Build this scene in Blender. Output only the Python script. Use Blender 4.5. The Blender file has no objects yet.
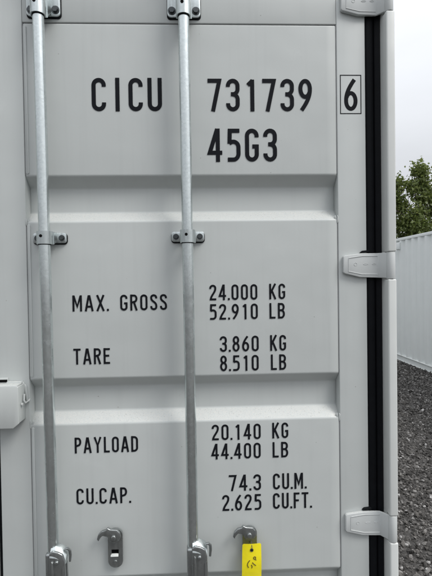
import bpy, bmesh, math, random
import numpy as np
from mathutils import Vector, Matrix
PI = math.pi
R = math.radians
scene = bpy.context.scene
col = scene.collection

# ------------------------------------------------------------------ camera
cam_data = bpy.data.cameras.new("camera")
cam = bpy.data.objects.new("camera", cam_data)
col.objects.link(cam)
cam_data.sensor_fit = 'VERTICAL'
cam_data.sensor_height = 24.0
cam_data.lens = 24.0 * 433.0 / 576.0
cam_data.clip_start = 0.02
cam_data.clip_end = 900.0
cam.matrix_world = (Matrix.Translation((0, -1.27, 1.81)) @ Matrix.Rotation(R(-2.1), 4, 'Z')
                    @ Matrix.Rotation(R(90 - 0.96), 4, 'X') @ Matrix.Rotation(R(-0.82), 4, 'Z'))
scene.camera = cam

# ------------------------------------------------------------------ sky
SUN_EL, SUN_AZ = R(50), R(128)          # azimuth from +Y clockwise: behind the camera, to the right
world = bpy.data.worlds.new("World")
scene.world = world
world.use_nodes = True
wn, wl = world.node_tree.nodes, world.node_tree.links
wn.clear()
w_out = wn.new('ShaderNodeOutputWorld')
w_bg = wn.new('ShaderNodeBackground')
w_bg.inputs['Strength'].default_value = 0.10
sky = wn.new('ShaderNodeTexSky')
sky.sky_type = 'NISHITA'
sky.sun_disc = False
sky.sun_elevation = SUN_EL
sky.sun_rotation = SUN_AZ
sky.dust_density = 4.0
w_tc = wn.new('ShaderNodeTexCoord')
w_sep = wn.new('ShaderNodeSeparateXYZ')
wl.new(w_tc.outputs['Generated'], w_sep.inputs[0])
w_map = wn.new('ShaderNodeMapRange')     # overcast: brighter overhead than at the horizon
w_map.inputs['From Min'].default_value = 0.0
w_map.inputs['From Max'].default_value = 1.0
w_map.inputs['To Min'].default_value = 6.0
w_map.inputs['To Max'].default_value = 22.0
w_pow = wn.new('ShaderNodeMath'); w_pow.operation = 'POWER'; w_pow.inputs[1].default_value = 1.45
w_max = wn.new('ShaderNodeMath'); w_max.operation = 'MAXIMUM'; w_max.inputs[1].default_value = 0.0
wl.new(w_sep.outputs['Z'], w_max.inputs[0]); wl.new(w_max.outputs[0], w_pow.inputs[0])
wl.new(w_pow.outputs[0], w_map.inputs['Value'])
w_noise = wn.new('ShaderNodeTexNoise')
w_noise.inputs['Scale'].default_value = 2.2
w_noise.inputs['Detail'].default_value = 6.0
w_scale = wn.new('ShaderNodeMapping')
w_scale.inputs['Scale'].default_value = (1, 1, 3.0)
wl.new(w_tc.outputs['Generated'], w_scale.inputs['Vector'])
wl.new(w_scale.outputs[0], w_noise.inputs['Vector'])
w_nm = wn.new('ShaderNodeMapRange')
w_nm.inputs['From Min'].default_value = 0.3
w_nm.inputs['From Max'].default_value = 0.7
w_nm.inputs['To Min'].default_value = 0.93
w_nm.inputs['To Max'].default_value = 1.05
wl.new(w_noise.outputs['Fac'], w_nm.inputs['Value'])
w_mul = wn.new('ShaderNodeMath'); w_mul.operation = 'MULTIPLY'
wl.new(w_map.outputs[0], w_mul.inputs[0]); wl.new(w_nm.outputs[0], w_mul.inputs[1])
w_side = wn.new('ShaderNodeMath'); w_side.operation = 'MULTIPLY_ADD'    # sky dimmed on the unseen left to darken left-facing faces
w_side.inputs[1].default_value = 0.24; w_side.inputs[2].default_value = 0.95
wl.new(w_sep.outputs['X'], w_side.inputs[0])
w_mul2 = wn.new('ShaderNodeMath'); w_mul2.operation = 'MULTIPLY'
wl.new(w_mul.outputs[0], w_mul2.inputs[0]); wl.new(w_side.outputs[0], w_mul2.inputs[1])
w_tint = wn.new('ShaderNodeVectorMath'); w_tint.operation = 'SCALE'
w_tint.inputs[0].default_value = (0.975, 1.0, 1.042)
wl.new(w_mul2.outputs[0], w_tint.inputs['Scale'])
w_mix = wn.new('ShaderNodeMix'); w_mix.data_type = 'RGBA'
w_mix.inputs['Factor'].default_value = 0.90
wl.new(sky.outputs[0], w_mix.inputs['A']); wl.new(w_tint.outputs[0], w_mix.inputs['B'])
wl.new(w_mix.outputs['Result'], w_bg.inputs['Color'])
wl.new(w_bg.outputs[0], w_out.inputs['Surface'])

# ------------------------------------------------------------------ sun behind the cloud, exposure
sun_d = bpy.data.lights.new("sun", 'SUN')
sun_d.energy = 1.75
sun_d.angle = R(22)
sun_d.color = (1.0, 0.97, 0.93)
sun = bpy.data.objects.new("sun", sun_d)
col.objects.link(sun)
sd = Vector((math.sin(SUN_AZ) * math.cos(SUN_EL), math.cos(SUN_AZ) * math.cos(SUN_EL), math.sin(SUN_EL)))
sun.rotation_euler = sd.to_track_quat('Z', 'Y').to_euler()
sun.location = sd * 40
scene.view_settings.view_transform = 'Standard'
scene.view_settings.look = 'None'
scene.view_settings.exposure = 0.0
scene.view_settings.gamma = 1.0
scene.view_settings.use_curve_mapping = False
scene.cycles.max_bounces = 8


# ------------------------------------------------------------------ materials
def new_mat(name):
    m = bpy.data.materials.new(name)
    m.use_nodes = True
    nt = m.node_tree
    return m, nt.nodes, nt.links, nt.nodes['Principled BSDF']


def noise(n, l, vec, scale, detail=4.0, rough=0.55):
    t = n.new('ShaderNodeTexNoise')
    t.inputs['Scale'].default_value = scale
    t.inputs['Detail'].default_value = detail
    t.inputs['Roughness'].default_value = rough
    l.new(vec, t.inputs['Vector'])
    return t.outputs['Fac']


def ramp(n, l, fac, stops):
    r = n.new('ShaderNodeValToRGB')
    e = r.color_ramp.elements
    while len(e) < len(stops):
        e.new(0.5)
    for el, (p, c) in zip(e, stops):
        el.position = p
        el.color = c if len(c) == 4 else (*c, 1)
    l.new(fac, r.inputs[0])
    return r.outputs[0]


def mixc(n, l, fac, a, b, mode='MIX'):
    m = n.new('ShaderNodeMix'); m.data_type = 'RGBA'; m.blend_type = mode
    for key, v in (('Factor', fac), ('A', a), ('B', b)):
        if isinstance(v, (int, float)):
            m.inputs[key].default_value = v
        elif isinstance(v, tuple):
            m.inputs[key].default_value = (*v, 1)
        else:
            l.new(v, m.inputs[key])
    return m.outputs['Result']


def bump(n, l, heights, normal_in):
    prev = None
    for h, strength, dist in heights:
        b = n.new('ShaderNodeBump')
        b.inputs['Strength'].default_value = strength
        b.inputs['Distance'].default_value = dist
        l.new(h, b.inputs['Height'])
        if prev is not None:
            l.new(prev, b.inputs['Normal'])
        prev = b.outputs[0]
    l.new(prev, normal_in)


def paint_mat(name, base, rough=0.42, dust=True, spot=True):
    m, n, l, p = new_mat(name)
    tc = n.new('ShaderNodeTexCoord').outputs['Object']
    lo = noise(n, l, tc, 2.6, 5)
    c = mixc(n, l, lo, tuple(v * 0.95 for v in base), tuple(v * 1.05 for v in base))
    # faint run-off streaks, long in z
    mp = n.new('ShaderNodeMapping'); mp.inputs['Scale'].default_value = (38, 38, 1.3)
    l.new(tc, mp.inputs['Vector'])
    st = noise(n, l, mp.outputs[0], 1.0, 4, 0.6)
    stf = ramp(n, l, st, [(0.52, (0, 0, 0)), (0.78, (0.30, 0.30, 0.30))])
    c = mixc(n, l, stf, c, tuple(v * 0.86 for v in base))
    # dull rub marks with an edge of their own
    rub = noise(n, l, tc, 7.5, 8, 0.72)
    rubf = ramp(n, l, rub, [(0.60, (0, 0, 0)), (0.66, (0.22, 0.22, 0.22))])
    c = mixc(n, l, rubf, c, tuple(min(1, v_ * 1.10) for v_ in base))
    mp2 = n.new('ShaderNodeMapping'); mp2.inputs['Scale'].default_value = (14, 14, 90); mp2.inputs['Rotation'].default_value = (0, 0.35, 0)
    l.new(tc, mp2.inputs['Vector'])
    scr = ramp(n, l, noise(n, l, mp2.outputs[0], 1.0, 6, 0.75), [(0.70, (0, 0, 0)), (0.73, (0.35, 0.35, 0.35))])
    c = mixc(n, l, scr, c, tuple(v_ * 0.80 for v_ in base))
    if spot:
        v = n.new('ShaderNodeTexVoronoi'); v.inputs['Scale'].default_value = 26
        v.inputs['Randomness'].default_value = 1.0
        l.new(tc, v.inputs['Vector'])
        sm = ramp(n, l, v.outputs['Distance'], [(0.028, (1, 1, 1)), (0.055, (0, 0, 0))])
        gate = ramp(n, l, v.outputs['Color'], [(0.70, (0, 0, 0)), (0.74, (1, 1, 1))])
        sp = mixc(n, l, 1.0, sm, gate, 'MULTIPLY')
        sp = mixc(n, l, 1.0, sp, (0.6, 0.6, 0.6), 'MULTIPLY')
        c = mixc(n, l, sp, c, (0.16, 0.15, 0.13))
    if dust:
        geo = n.new('ShaderNodeNewGeometry')
        sx = n.new('ShaderNodeSeparateXYZ'); l.new(geo.outputs['Normal'], sx.inputs[0])
        up = ramp(n, l, sx.outputs['Z'], [(0.45, (0, 0, 0)), (0.72, (1, 1, 1))])
        grit = noise(n, l, tc, 330, 4, 0.75)
        gm = ramp(n, l, grit, [(0.44, (0, 0, 0)), (0.58, (0.8, 0.8, 0.8))])
        dm = mixc(n, l, 1.0, up, gm, 'MULTIPLY')
        c = mixc(n, l, dm, c, (0.60, 0.60, 0.57))
        gd = ramp(n, l, noise(n, l, tc, 260, 3, 0.7), [(0.58, (0, 0, 0)), (0.68, (0.5, 0.5, 0.5))])
        c = mixc(n, l, mixc(n, l, 1.0, up, gd, 'MULTIPLY'), c, (0.24, 0.235, 0.22))
    l.new(c, p.inputs['Base Color'])
    rr = ramp(n, l, noise(n, l, tc, 9, 5), [(0.3, (rough - .05,) * 3), (0.7, (rough + .08,) * 3)])
    l.new(rr, p.inputs['Roughness'])
    bump(n, l, [(noise(n, l, tc, 4.2, 2), 0.5, 0.008), (noise(n, l, tc, 420, 2), 0.10, 0.0006)], p.inputs['Normal'])
    return m


def galv_mat(name, base=(0.62, 0.66, 0.67), rough=0.36, metallic=0.85, dirt=0.35):
    m, n, l, p = new_mat(name)
    tc = n.new('ShaderNodeTexCoord').outputs['Object']
    v = n.new('ShaderNodeTexVoronoi'); v.inputs['Scale'].default_value = 160
    l.new(tc, v.inputs['Vector'])
    sp = ramp(n, l, v.outputs['Color'], [(0.1, tuple(b * 0.94 for b in base)), (0.9, tuple(min(1, b * 1.06) for b in base))])
    mp = n.new('ShaderNodeMapping'); mp.inputs['Scale'].default_value = (110, 110, 5)
    l.new(tc, mp.inputs['Vector'])
    d = ramp(n, l, noise(n, l, mp.outputs[0], 1.0, 3, 0.5), [(0.40, (0, 0, 0)), (0.85, (dirt,) * 3)])
    c = mixc(n, l, d, sp, (0.20, 0.21, 0.205))
    l.new(c, p.inputs['Base Color'])
    p.inputs['Metallic'].default_value = metallic
    rr = ramp(n, l, noise(n, l, tc, 55, 3), [(0.25, (rough - .05,) * 3), (0.8, (rough + .10,) * 3)])
    l.new(rr, p.inputs['Roughness'])
    bump(n, l, [(noise(n, l, tc, 130, 3), 0.05, 0.0008)], p.inputs['Normal'])
    return m


def flat_mat(name, base, rough=0.5, metallic=0.0, var=0.1, scale=40, bmp=0.0, spec=0.5):
    m, n, l, p = new_mat(name)
    tc = n.new('ShaderNodeTexCoord').outputs['Object']
    c = mixc(n, l, noise(n, l, tc, scale, 5), tuple(v * (1 - var) for v in base), tuple(v * (1 + var) for v in base))
    l.new(c, p.inputs['Base Color'])
    p.inputs['Roughness'].default_value = rough
    p.inputs['Metallic'].default_value = metallic
    p.inputs['Specular IOR Level'].default_value = spec
    if bmp:
        bump(n, l, [(noise(n, l, tc, scale * 4, 3), bmp, 0.001)], p.inputs['Normal'])
    return m


M = {}
M['paint'] = paint_mat('container_paint', (0.518, 0.545, 0.537))
M['hinge'] = paint_mat('hinge_paint', (0.545, 0.568, 0.565), rough=0.46, spot=False)
M['post'] = paint_mat('post_paint', (0.64, 0.66, 0.645), rough=0.36, spot=False)
M['far_paint'] = paint_mat('far_container_paint', (0.76, 0.79, 0.785), rough=0.5, spot=False)
M['galv'] = galv_mat('galvanised_pipe', (0.66, 0.71, 0.71), rough=0.21, metallic=0.90, dirt=0.16)
M['galv_cast'] = galv_mat('galvanised_casting', (0.60, 0.65, 0.65), rough=0.30, metallic=0.92, dirt=0.6)
M['galv_dark'] = galv_mat('weathered_zinc', (0.36, 0.38, 0.38), rough=0.30, metallic=0.85, dirt=0.6)
M['bolt'] = flat_mat('bolt_steel', (0.085, 0.093, 0.097), rough=0.45, metallic=0.8, var=0.25, scale=300)
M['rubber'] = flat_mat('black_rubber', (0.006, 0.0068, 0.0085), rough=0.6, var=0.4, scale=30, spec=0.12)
M['sealant'] = flat_mat('grey_sealant', (0.22, 0.225, 0.23), rough=0.8, var=0.3, scale=60)
M['vinyl'] = flat_mat('black_vinyl', (0.010, 0.011, 0.014), rough=0.6, var=0.2, scale=50, spec=0.08)
M['hole'] = flat_mat('dark_void', (0.004, 0.004, 0.004), rough=0.9, spec=0.1)
M['wood'] = flat_mat('floor_ply', (0.16, 0.10, 0.06), rough=0.8)
M['ink'] = flat_mat('pen_ink', (0.10, 0.075, 0.02), rough=0.6, var=0.3)


# ------------------------------------------------------------------ mesh helpers
class MB:
    def __init__(self):
        self.bm = bmesh.new()

    def box(self, x0, x1, y0, y1, z0, z1, bev=0.0, seg=2):
        t = bmesh.new()
        vs = [t.verts.new((x, y, z)) for x in (x0, x1) for y in (y0, y1) for z in (z0, z1)]
        for f in ((0, 1, 3, 2), (4, 6, 7, 5), (0, 4, 5, 1), (2, 3, 7, 6), (0, 2, 6, 4), (1, 5, 7, 3)):
            t.faces.new([vs[i] for i in f])
        self._add(t, bev, seg)

    def prism(self, poly, axis, a0, a1, bev=0.0, seg=2):
        """poly: 2-D outline; axis: the direction it is pushed along ('x': poly is (y,z), 'y': (x,z), 'z': (x,y))."""
        t = bmesh.new()
        def p3(p, a):
            return {'x': (a, p[0], p[1]), 'y': (p[0], a, p[1]), 'z': (p[0], p[1], a)}[axis]
        A = [t.verts.new(p3(p, a0)) for p in poly]
        B = [t.verts.new(p3(p, a1)) for p in poly]
        t.faces.new(A); t.faces.new(B[::-1])
        for i in range(len(poly)):
            j = (i + 1) % len(poly)
            t.faces.new((A[i], B[i], B[j], A[j]))
        self._add(t, bev, seg)

    def _add(self, t, bev=0.0, seg=2):
        bmesh.ops.recalc_face_normals(t, faces=t.faces[:])
        if bev:
            bmesh.ops.bevel(t, geom=t.edges[:], offset=bev, segments=seg, profile=0.5, affect='EDGES', clamp_overlap=True)
        me = bpy.data.meshes.new('tmp')
        t.to_mesh(me); t.free()
        self.bm.from_mesh(me)
        bpy.data.meshes.remove(me)

    def cyl(self, p0, p1, r0, r1=None, n=24, bev=0.0):
        r1 = r0 if r1 is None else r1
        p0, p1 = Vector(p0), Vector(p1)
        t = bmesh.new()
        q = (p1 - p0).to_track_quat('Z', 'Y').to_matrix()
        A, B = [], []
        for i in range(n):
            d = q @ Vector((math.cos(2 * PI * i / n), math.sin(2 * PI * i / n), 0))
            A.append(t.verts.new(p0 + d * r0)); B.append(t.verts.new(p1 + d * r1))
        for i in range(n):
            j = (i + 1) % n
            t.faces.new((A[i], A[j], B[j], B[i]))
        fa, fb = t.faces.new(A[::-1]), t.faces.new(B)
        if bev:
            es = set(fa.edges) | set(fb.edges)
            bmesh.ops.bevel(t, geom=list(es), offset=bev, segments=2, profile=0.5, affect='EDGES')
        self._add(t)

    def tube(self, pts, r, n=10, flat=1.0):
        """round rod through points; r may be a list."""
        pts = [Vector(p) for p in pts]
        rs = r if isinstance(r, (list, tuple)) else [r] * len(pts)
        t = bmesh.new()
        rings = []
        up = Vector((0, 1, 0))
        for i, p in enumerate(pts):
            d = (pts[min(i + 1, len(pts) - 1)] - pts[max(i - 1, 0)]).normalized()
            u = up if abs(d.dot(up)) < 0.95 else Vector((1, 0, 0))
            a = d.cross(u).normalized(); b = d.cross(a).normalized()
            rings.append([t.verts.new(p + a * math.cos(2 * PI * k / n) * rs[i] + b * math.sin(2 * PI * k / n) * rs[i] * flat) for k in range(n)])
        for A, B in zip(rings, rings[1:]):
            for k in range(n):
                t.faces.new((A[k], A[(k + 1) % n], B[(k + 1) % n], B[k]))
        t.faces.new(rings[0]); t.faces.new(rings[-1])
        self._add(t)

    def hexbolt(self, x, y, z, r, h):
        self.cyl((x, y, z), (x, y - h, z), r, r * 0.94, n=6)
        self.cyl((x, y + 0.0004, z), (x, y - h * 0.22, z), r * 1.35, n=20)

    def build(self, name, m, parent=None, smooth=True, angle=32):
        me = bpy.data.meshes.new(name)
        self.bm.to_mesh(me); self.bm.free()
        me.materials.append(m)
        if smooth:
            me.shade_smooth()
            me.set_sharp_from_angle(angle=R(angle))
        o = bpy.data.objects.new(name, me)
        col.objects.link(o)
        if parent is not None:
            o.parent = parent
            o.matrix_parent_inverse = Matrix()
        return o


def tag(o, label=None, cat=None, group=None, kind=None):
    for k, v in (('label', label), ('category', cat), ('group', group), ('kind', kind)):
        if v:
            o[k] = v
    return o


def empty(name, loc=(0, 0, 0)):
    o = bpy.data.objects.new(name, None)
    o.location = loc
    col.objects.link(o)
    return o


def rrect(x0, x1, z0, z1, r, n=5, corners=(1, 1, 1, 1)):
    """rounded rectangle outline, corners bl, br, tr, tl."""
    pts = []
    for (cx, cz, a, on) in ((x0 + r, z0 + r, 180, corners[0]), (x1 - r, z0 + r, 270, corners[1]), (x1 - r, z1 - r, 0, corners[2]), (x0 + r, z1 - r, 90, corners[3])):
        if on:
            for k in range(n + 1):
                t = R(a + 90 * k / n)
                pts.append((cx + r * math.cos(t), cz + r * math.sin(t)))
        else:
            t = R(a + 45)
            pts.append((cx + math.copysign(r, math.cos(t)), cz + math.copysign(r, math.sin(t))))
    return pts


def fillet(poly, r, n=4):
    """round the inner corners of an open polyline."""
    out = [poly[0]]
    for a, b, c in zip(poly, poly[1:], poly[2:]):
        a, b, c = Vector(a), Vector(b), Vector(c)
        d1, d2 = (a - b).normalized(), (c - b).normalized()
        k = min(r, (a - b).length * 0.45, (c - b).length * 0.45)
        p, q = b + d1 * k, b + d2 * k
        for i in range(n + 1):
            t = i / n
            out.append(tuple(p * (1 - t) ** 2 + b * 2 * t * (1 - t) + q * t * t))
    out.append(poly[-1])
    return out


# ------------------------------------------------------------------ ground
mg, n, l, p = new_mat('crushed_stone_bed')
tc = n.new('ShaderNodeTexCoord').outputs['Object']
v = n.new('ShaderNodeTexVoronoi'); v.inputs['Scale'].default_value = 42; l.new(tc, v.inputs['Vector'])
c1 = ramp(n, l, v.outputs['Color'], [(0.1, (0.030, 0.028, 0.026)), (0.6, (0.075, 0.070, 0.065)), (0.95, (0.18, 0.17, 0.165))])
c2 = mixc(n, l, noise(n, l, tc, 1.1, 5), c1, (0.052, 0.049, 0.046))
l.new(c2, p.inputs['Base Color'])
p.inputs['Roughness'].default_value = 0.9
inv = n.new('ShaderNodeMath'); inv.operation = 'SUBTRACT'; inv.inputs[0].default_value = 1.0
l.new(v.outputs['Distance'], inv.inputs[1])
bump(n, l, [(inv.outputs[0], 0.9, 0.02), (noise(n, l, tc, 90, 4), 0.6, 0.01)], p.inputs['Normal'])
g = MB()
f = [g.bm.verts.new(q) for q in ((-400, -400, 0), (400, -400, 0), (400, 400, 0), (-400, 400, 0))]
g.bm.faces.new(f)
tag(g.build('ground', mg, smooth=False), kind='structure')

# loose crushed stone on the ground
ms, n, l, p = new_mat('crushed_stone')
at_ = n.new('ShaderNodeAttribute'); at_.attribute_name = 'tone'
tc = n.new('ShaderNodeTexCoord').outputs['Object']
cs = ramp(n, l, at_.outputs['Fac'], [(0.0, (0.018, 0.017, 0.016)), (0.25, (0.046, 0.043, 0.040)), (0.50, (0.115, 0.108, 0.100)), (0.80, (0.25, 0.24, 0.23)), (1.0, (0.52, 0.51, 0.50))])
cs = mixc(n, l, ramp(n, l, noise(n, l, tc, 150, 4), [(0.35, (0, 0, 0)), (0.75, (0.6, 0.6, 0.6))]), cs, (0.06, 0.055, 0.05))
l.new(cs, p.inputs['Base Color'])
p.inputs['Roughness'].default_value = 0.85
bump(n, l, [(noise(n, l, tc, 320, 4), 0.5, 0.002)], p.inputs['Normal'])


def stones():
    rng = np.random.default_rng(7)
    t = bmesh.new(); bmesh.ops.create_icosphere(t, subdivisions=1, radius=1.0)
    t.verts.ensure_lookup_table()
    bv = np.array([v.co[:] for v in t.verts]); bf = np.array([[v.index for v in fc.verts] for fc in t.faces]); t.free()
    shapes = [bv * rng.uniform(0.62, 1.25, (len(bv), 1)) * np.array([1, rng.uniform(.65, .95), rng.uniform(.5, .8)]) for _ in range(24)]
    pos, siz = [], []
    def area(x0, x1, y0, y1, dens, s0, s1):
        k = int((x1 - x0) * (y1 - y0) * dens)
        pos.append(np.column_stack([rng.uniform(x0, x1, k), rng.uniform(y0, y1, k)]))
        siz.append(s0 + (s1 - s0) * rng.power(0.36, k))
    area(0.62, 4.33, 0.2, 4.2, 3100, 0.005, 0.0185)
    area(0.58, 4.35, 4.2, 13.5, 1150, 0.009, 0.026)
    area(-3.4, 4.35, -3.6, -0.02, 900, 0.008, 0.025)
    area(4.35, 7.0, -3.6, 0.40, 700, 0.009, 0.026)
    area(2.0, 4.33, -0.02, 0.2, 1500, 0.008, 0.024)
    area(0.60, 2.0, -0.02, 0.2, 1500, 0.008, 0.024)
    pos = np.concatenate(pos); siz = np.concatenate(siz); k = len(pos)
    ang = rng.uniform(0, 2 * PI, k); tilt = rng.normal(0, .35, (k, 2))
    sh = rng.integers(0, len(shapes), k)
    V = np.array(shapes)[sh] * siz[:, None, None]
    V[:, :, 2] += V[:, :, 0] * tilt[:, :1] + V[:, :, 1] * tilt[:, 1:]
    c, s = np.cos(ang)[:, None], np.sin(ang)[:, None]
    X = V[:, :, 0] * c - V[:, :, 1] * s + pos[:, :1]
    Y = V[:, :, 0] * s + V[:, :, 1] * c + pos[:, 1:]
    Z = V[:, :, 2] + (siz * rng.uniform(0.1, 0.75, k))[:, None]
    verts = np.stack([X, Y, Z], -1).reshape(-1, 3)
    faces = (bf[None] + (np.arange(k) * len(bv))[:, None, None]).reshape(-1, 3)
    me = bpy.data.meshes.new('gravel')
    me.vertices.add(len(verts)); me.vertices.foreach_set('co', verts.astype(np.float32).ravel())
    me.loops.add(faces.size); me.loops.foreach_set('vertex_index', faces.astype(np.int32).ravel())
    me.polygons.add(len(faces)); me.polygons.foreach_set('loop_start', (np.arange(len(faces)) * 3).astype(np.int32))
    me.update(calc_edges=True)
    me.shade_flat()
    a = me.attributes.new('tone', 'FLOAT', 'FACE')
    tone = np.clip(rng.beta(1.3, 1.9, k) + (rng.random(k) > 0.985) * 0.6, 0, 1)
    a.data.foreach_set('value', np.repeat(tone, len(bf)).astype(np.float32))
    me.materials.append(ms)
    o = bpy.data.objects.new('gravel', me); col.objects.link(o)
    tag(o, 'dark crushed stone lying loose on the yard', 'gravel', kind='stuff')


# ------------------------------------------------------------------ the white container whose door fills the picture
XL, XR = -0.5865, 0.4957        # right door leaf
GL, GR = -0.4976, 0.4097        # seam between pressed panel and its frame
DZ0, DZ1 = 0.135, 2.705
TOP_SEAM = 2.557
RUN, DEEP = 0.030, 0.034
cont = empty('shipping_container', (0.0, 0.0, 0.0))
tag(cont, 'white shipping container with black markings on its closed steel door', 'container')


def door_leaf(xl, xr, gl, gr):
    b = MB()
    b.box(xl, gl - 0.0012, 0.0, 0.05, DZ0, DZ1, 0.0022, 3)
    b.box(gr + 0.0012, xr, 0.0, 0.05, DZ0, DZ1, 0.0022, 3)
    b.box(gl - 0.0006, gr + 0.0006, 0.0006, 0.05, TOP_SEAM + 0.0008, DZ1 - 0.0005, 0.002, 3)
    b.box(gl - 0.0006, gr + 0.0006, 0.0006, 0.05, DZ0 + 0.0005, 0.243, 0.003, 3)
    leaf = b.build('door', M['paint'], cont)
    # pressed panel with horizontal channels
    rec = [(2.119, 1.9865), (1.5312, 1.3975), (0.9450, 0.8120)]
    prof = [(0.022, TOP_SEAM - 0.0008), (0.0045, TOP_SEAM - 0.0008), (0.0008, TOP_SEAM - 0.0040)]
    for zt, zb in rec:
        prof += [(0.0008, zt), (DEEP, zt - RUN), (DEEP, zb + RUN), (0.0008, zb)]
    prof += [(0.0008, 0.245), (0.022, 0.245)]
    prof = [tuple(q) for q in fillet([Vector((*q, 0)) for q in prof], 0.0048, 5)]
    t = bmesh.new()
    nx = 6
    xs = [gl - 0.0022, gl + 0.0012, gl + 0.0034, gl + 0.03, gr - 0.03, gr - 0.0034, gr - 0.0012, gr + 0.0022]
    yo = [0.0036, 0.0020, 0.0, 0.0, 0.0, 0.0, 0.0020, 0.0036]
    cols_ = []
    for x, dy in zip(xs, yo):
        cols_.append([t.verts.new((x, q[0] + dy, q[1])) for q in prof])
    for A, B in zip(cols_, cols_[1:]):
        for i in range(len(prof) - 1):
            t.faces.new((A[i], A[i + 1], B[i + 1], B[i]))
    b = MB(); b._add(t)
    pn = b.build('panel', M['paint'], leaf, angle=50)
    for pl in pn.data.polygons:
        pass
    # sealant beads in the seam
    for x in (gl, gr):
        for z0, z1 in ((2.121, TOP_SEAM), (1.533, 1.9845), (0.947, 1.3955), (0.245, 0.810)):
            b = MB(); b.box(x - 0.0008, x + 0.0008, 0.0018, 0.006, z0, z1, 0)
            b.build('seam', M['sealant'], leaf)
    b = MB(); b.box(gl, gr, 0.0035, 0.02, TOP_SEAM - 0.0012, TOP_SEAM + 0.0012, 0)
    b.build('seam', M['sealant'], leaf)
    return leaf


door = door_leaf(XL, XR, GL, GR)
CX = -0.593                     # middle of the container
left_door = door_leaf(2 * CX - XR, 2 * CX - XL, 2 * CX - GR, 2 * CX - GL)

# weld lip along the left edge of the panel
for z0, z1 in ((2.125, 2.548), (1.538, 1.980), (0.952, 1.391)):
    b = MB()
    b.prism(rrect(GL + 0.002, GL + 0.0105, z0, z1, 0.004), 'y', -0.0012, 0.003, 0.0008, 2)
    b.build('weld_lip', M['paint'], door)
rngw = random.Random(4)
for zc in (1.9865, 1.3975, 0.812):
    for x in (GL, GR):
        for k in range(2):
            x_ = x + (0.0 if k == 0 else 0.006) * (1 if x < 0 else -1)
            pts = [(x_ + rngw.uniform(-.0012, .0012), 0.0012 + (0.003 if k else 0.0), zc - 0.010 + 0.0045 * i) for i in range(6)]
            b = MB()
            b.tube(pts, [0.0012] + [rngw.uniform(.0018, .0028) for _ in range(4)] + [0.0011], n=8)
            b.build('weld_bead', M['paint'], door)

# black door gasket: between the doors, and between door and post
b = MB()
gz0, gz1 = DZ0 - 0.01, DZ1 + 0.012
b.prism([(XR + 0.0008, 0.010), (0.502, 0.004), (0.512, 0.0025), (0.521, 0.004), (0.5235, 0.012), (0.5260, 0.005), (0.534, 0.000), (0.5395, -0.003), (0.5395, 0.056), (XR + 0.0008, 0.056)], 'z', gz0, gz1, 0.001, 1)
for hz in (2.6175, 1.852, 1.0846, 0.319):    # little black wedges above the hinge blades
    b.prism([(0.4735, hz + 0.0345), (0.4800, hz + 0.0405), (0.5010, hz + 0.0425), (0.5010, hz + 0.036)], 'y', -0.008, 0.010, 0.001, 1)
b.build('gasket', M['rubber'], cont)
b = MB()
b.box(2 * CX - XL + 0.0005, XL - 0.0005, 0.012, 0.05, gz0, gz1, 0.0015, 1)
b.prism([(2 * CX - q[0], q[1]) for q in [(XR + 0.0008, 0.010), (0.512, 0.0025), (0.521, 0.004), (0.534, 0.0), (0.5395, -0.003), (0.5395, 0.056), (XR + 0.0008, 0.056)]], 'z', gz0, gz1, 0.001, 1)
b.build('gasket', M['rubber'], cont)

# ---------------- lettering: stroke font, unit height, stroke 0.134
TW, A0 = 0.124, 0.067
X0, X1 = 0.067, 0.378
CXG, RG = 0.2225, 0.1555


def arc(cx, cy, rx, a0, a1, ry=None, k=12):
    ry = rx if ry is None else ry
    return [(cx + rx * math.cos(R(a0 + (a1 - a0) * i / k)), cy + ry * math.sin(R(a0 + (a1 - a0) * i / k))) for i in range(k + 1)]


def bez(p0, p1, p2, p3, k=14):
    o = []
    for i in range(k + 1):
        t = i / k; u = 1 - t
        o.append(tuple(u ** 3 * a + 3 * u * u * t * b_ + 3 * u * t * t * c_ + t ** 3 * d_ for a, b_, c_, d_ in zip(p0, p1, p2, p3)))
    return o


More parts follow.
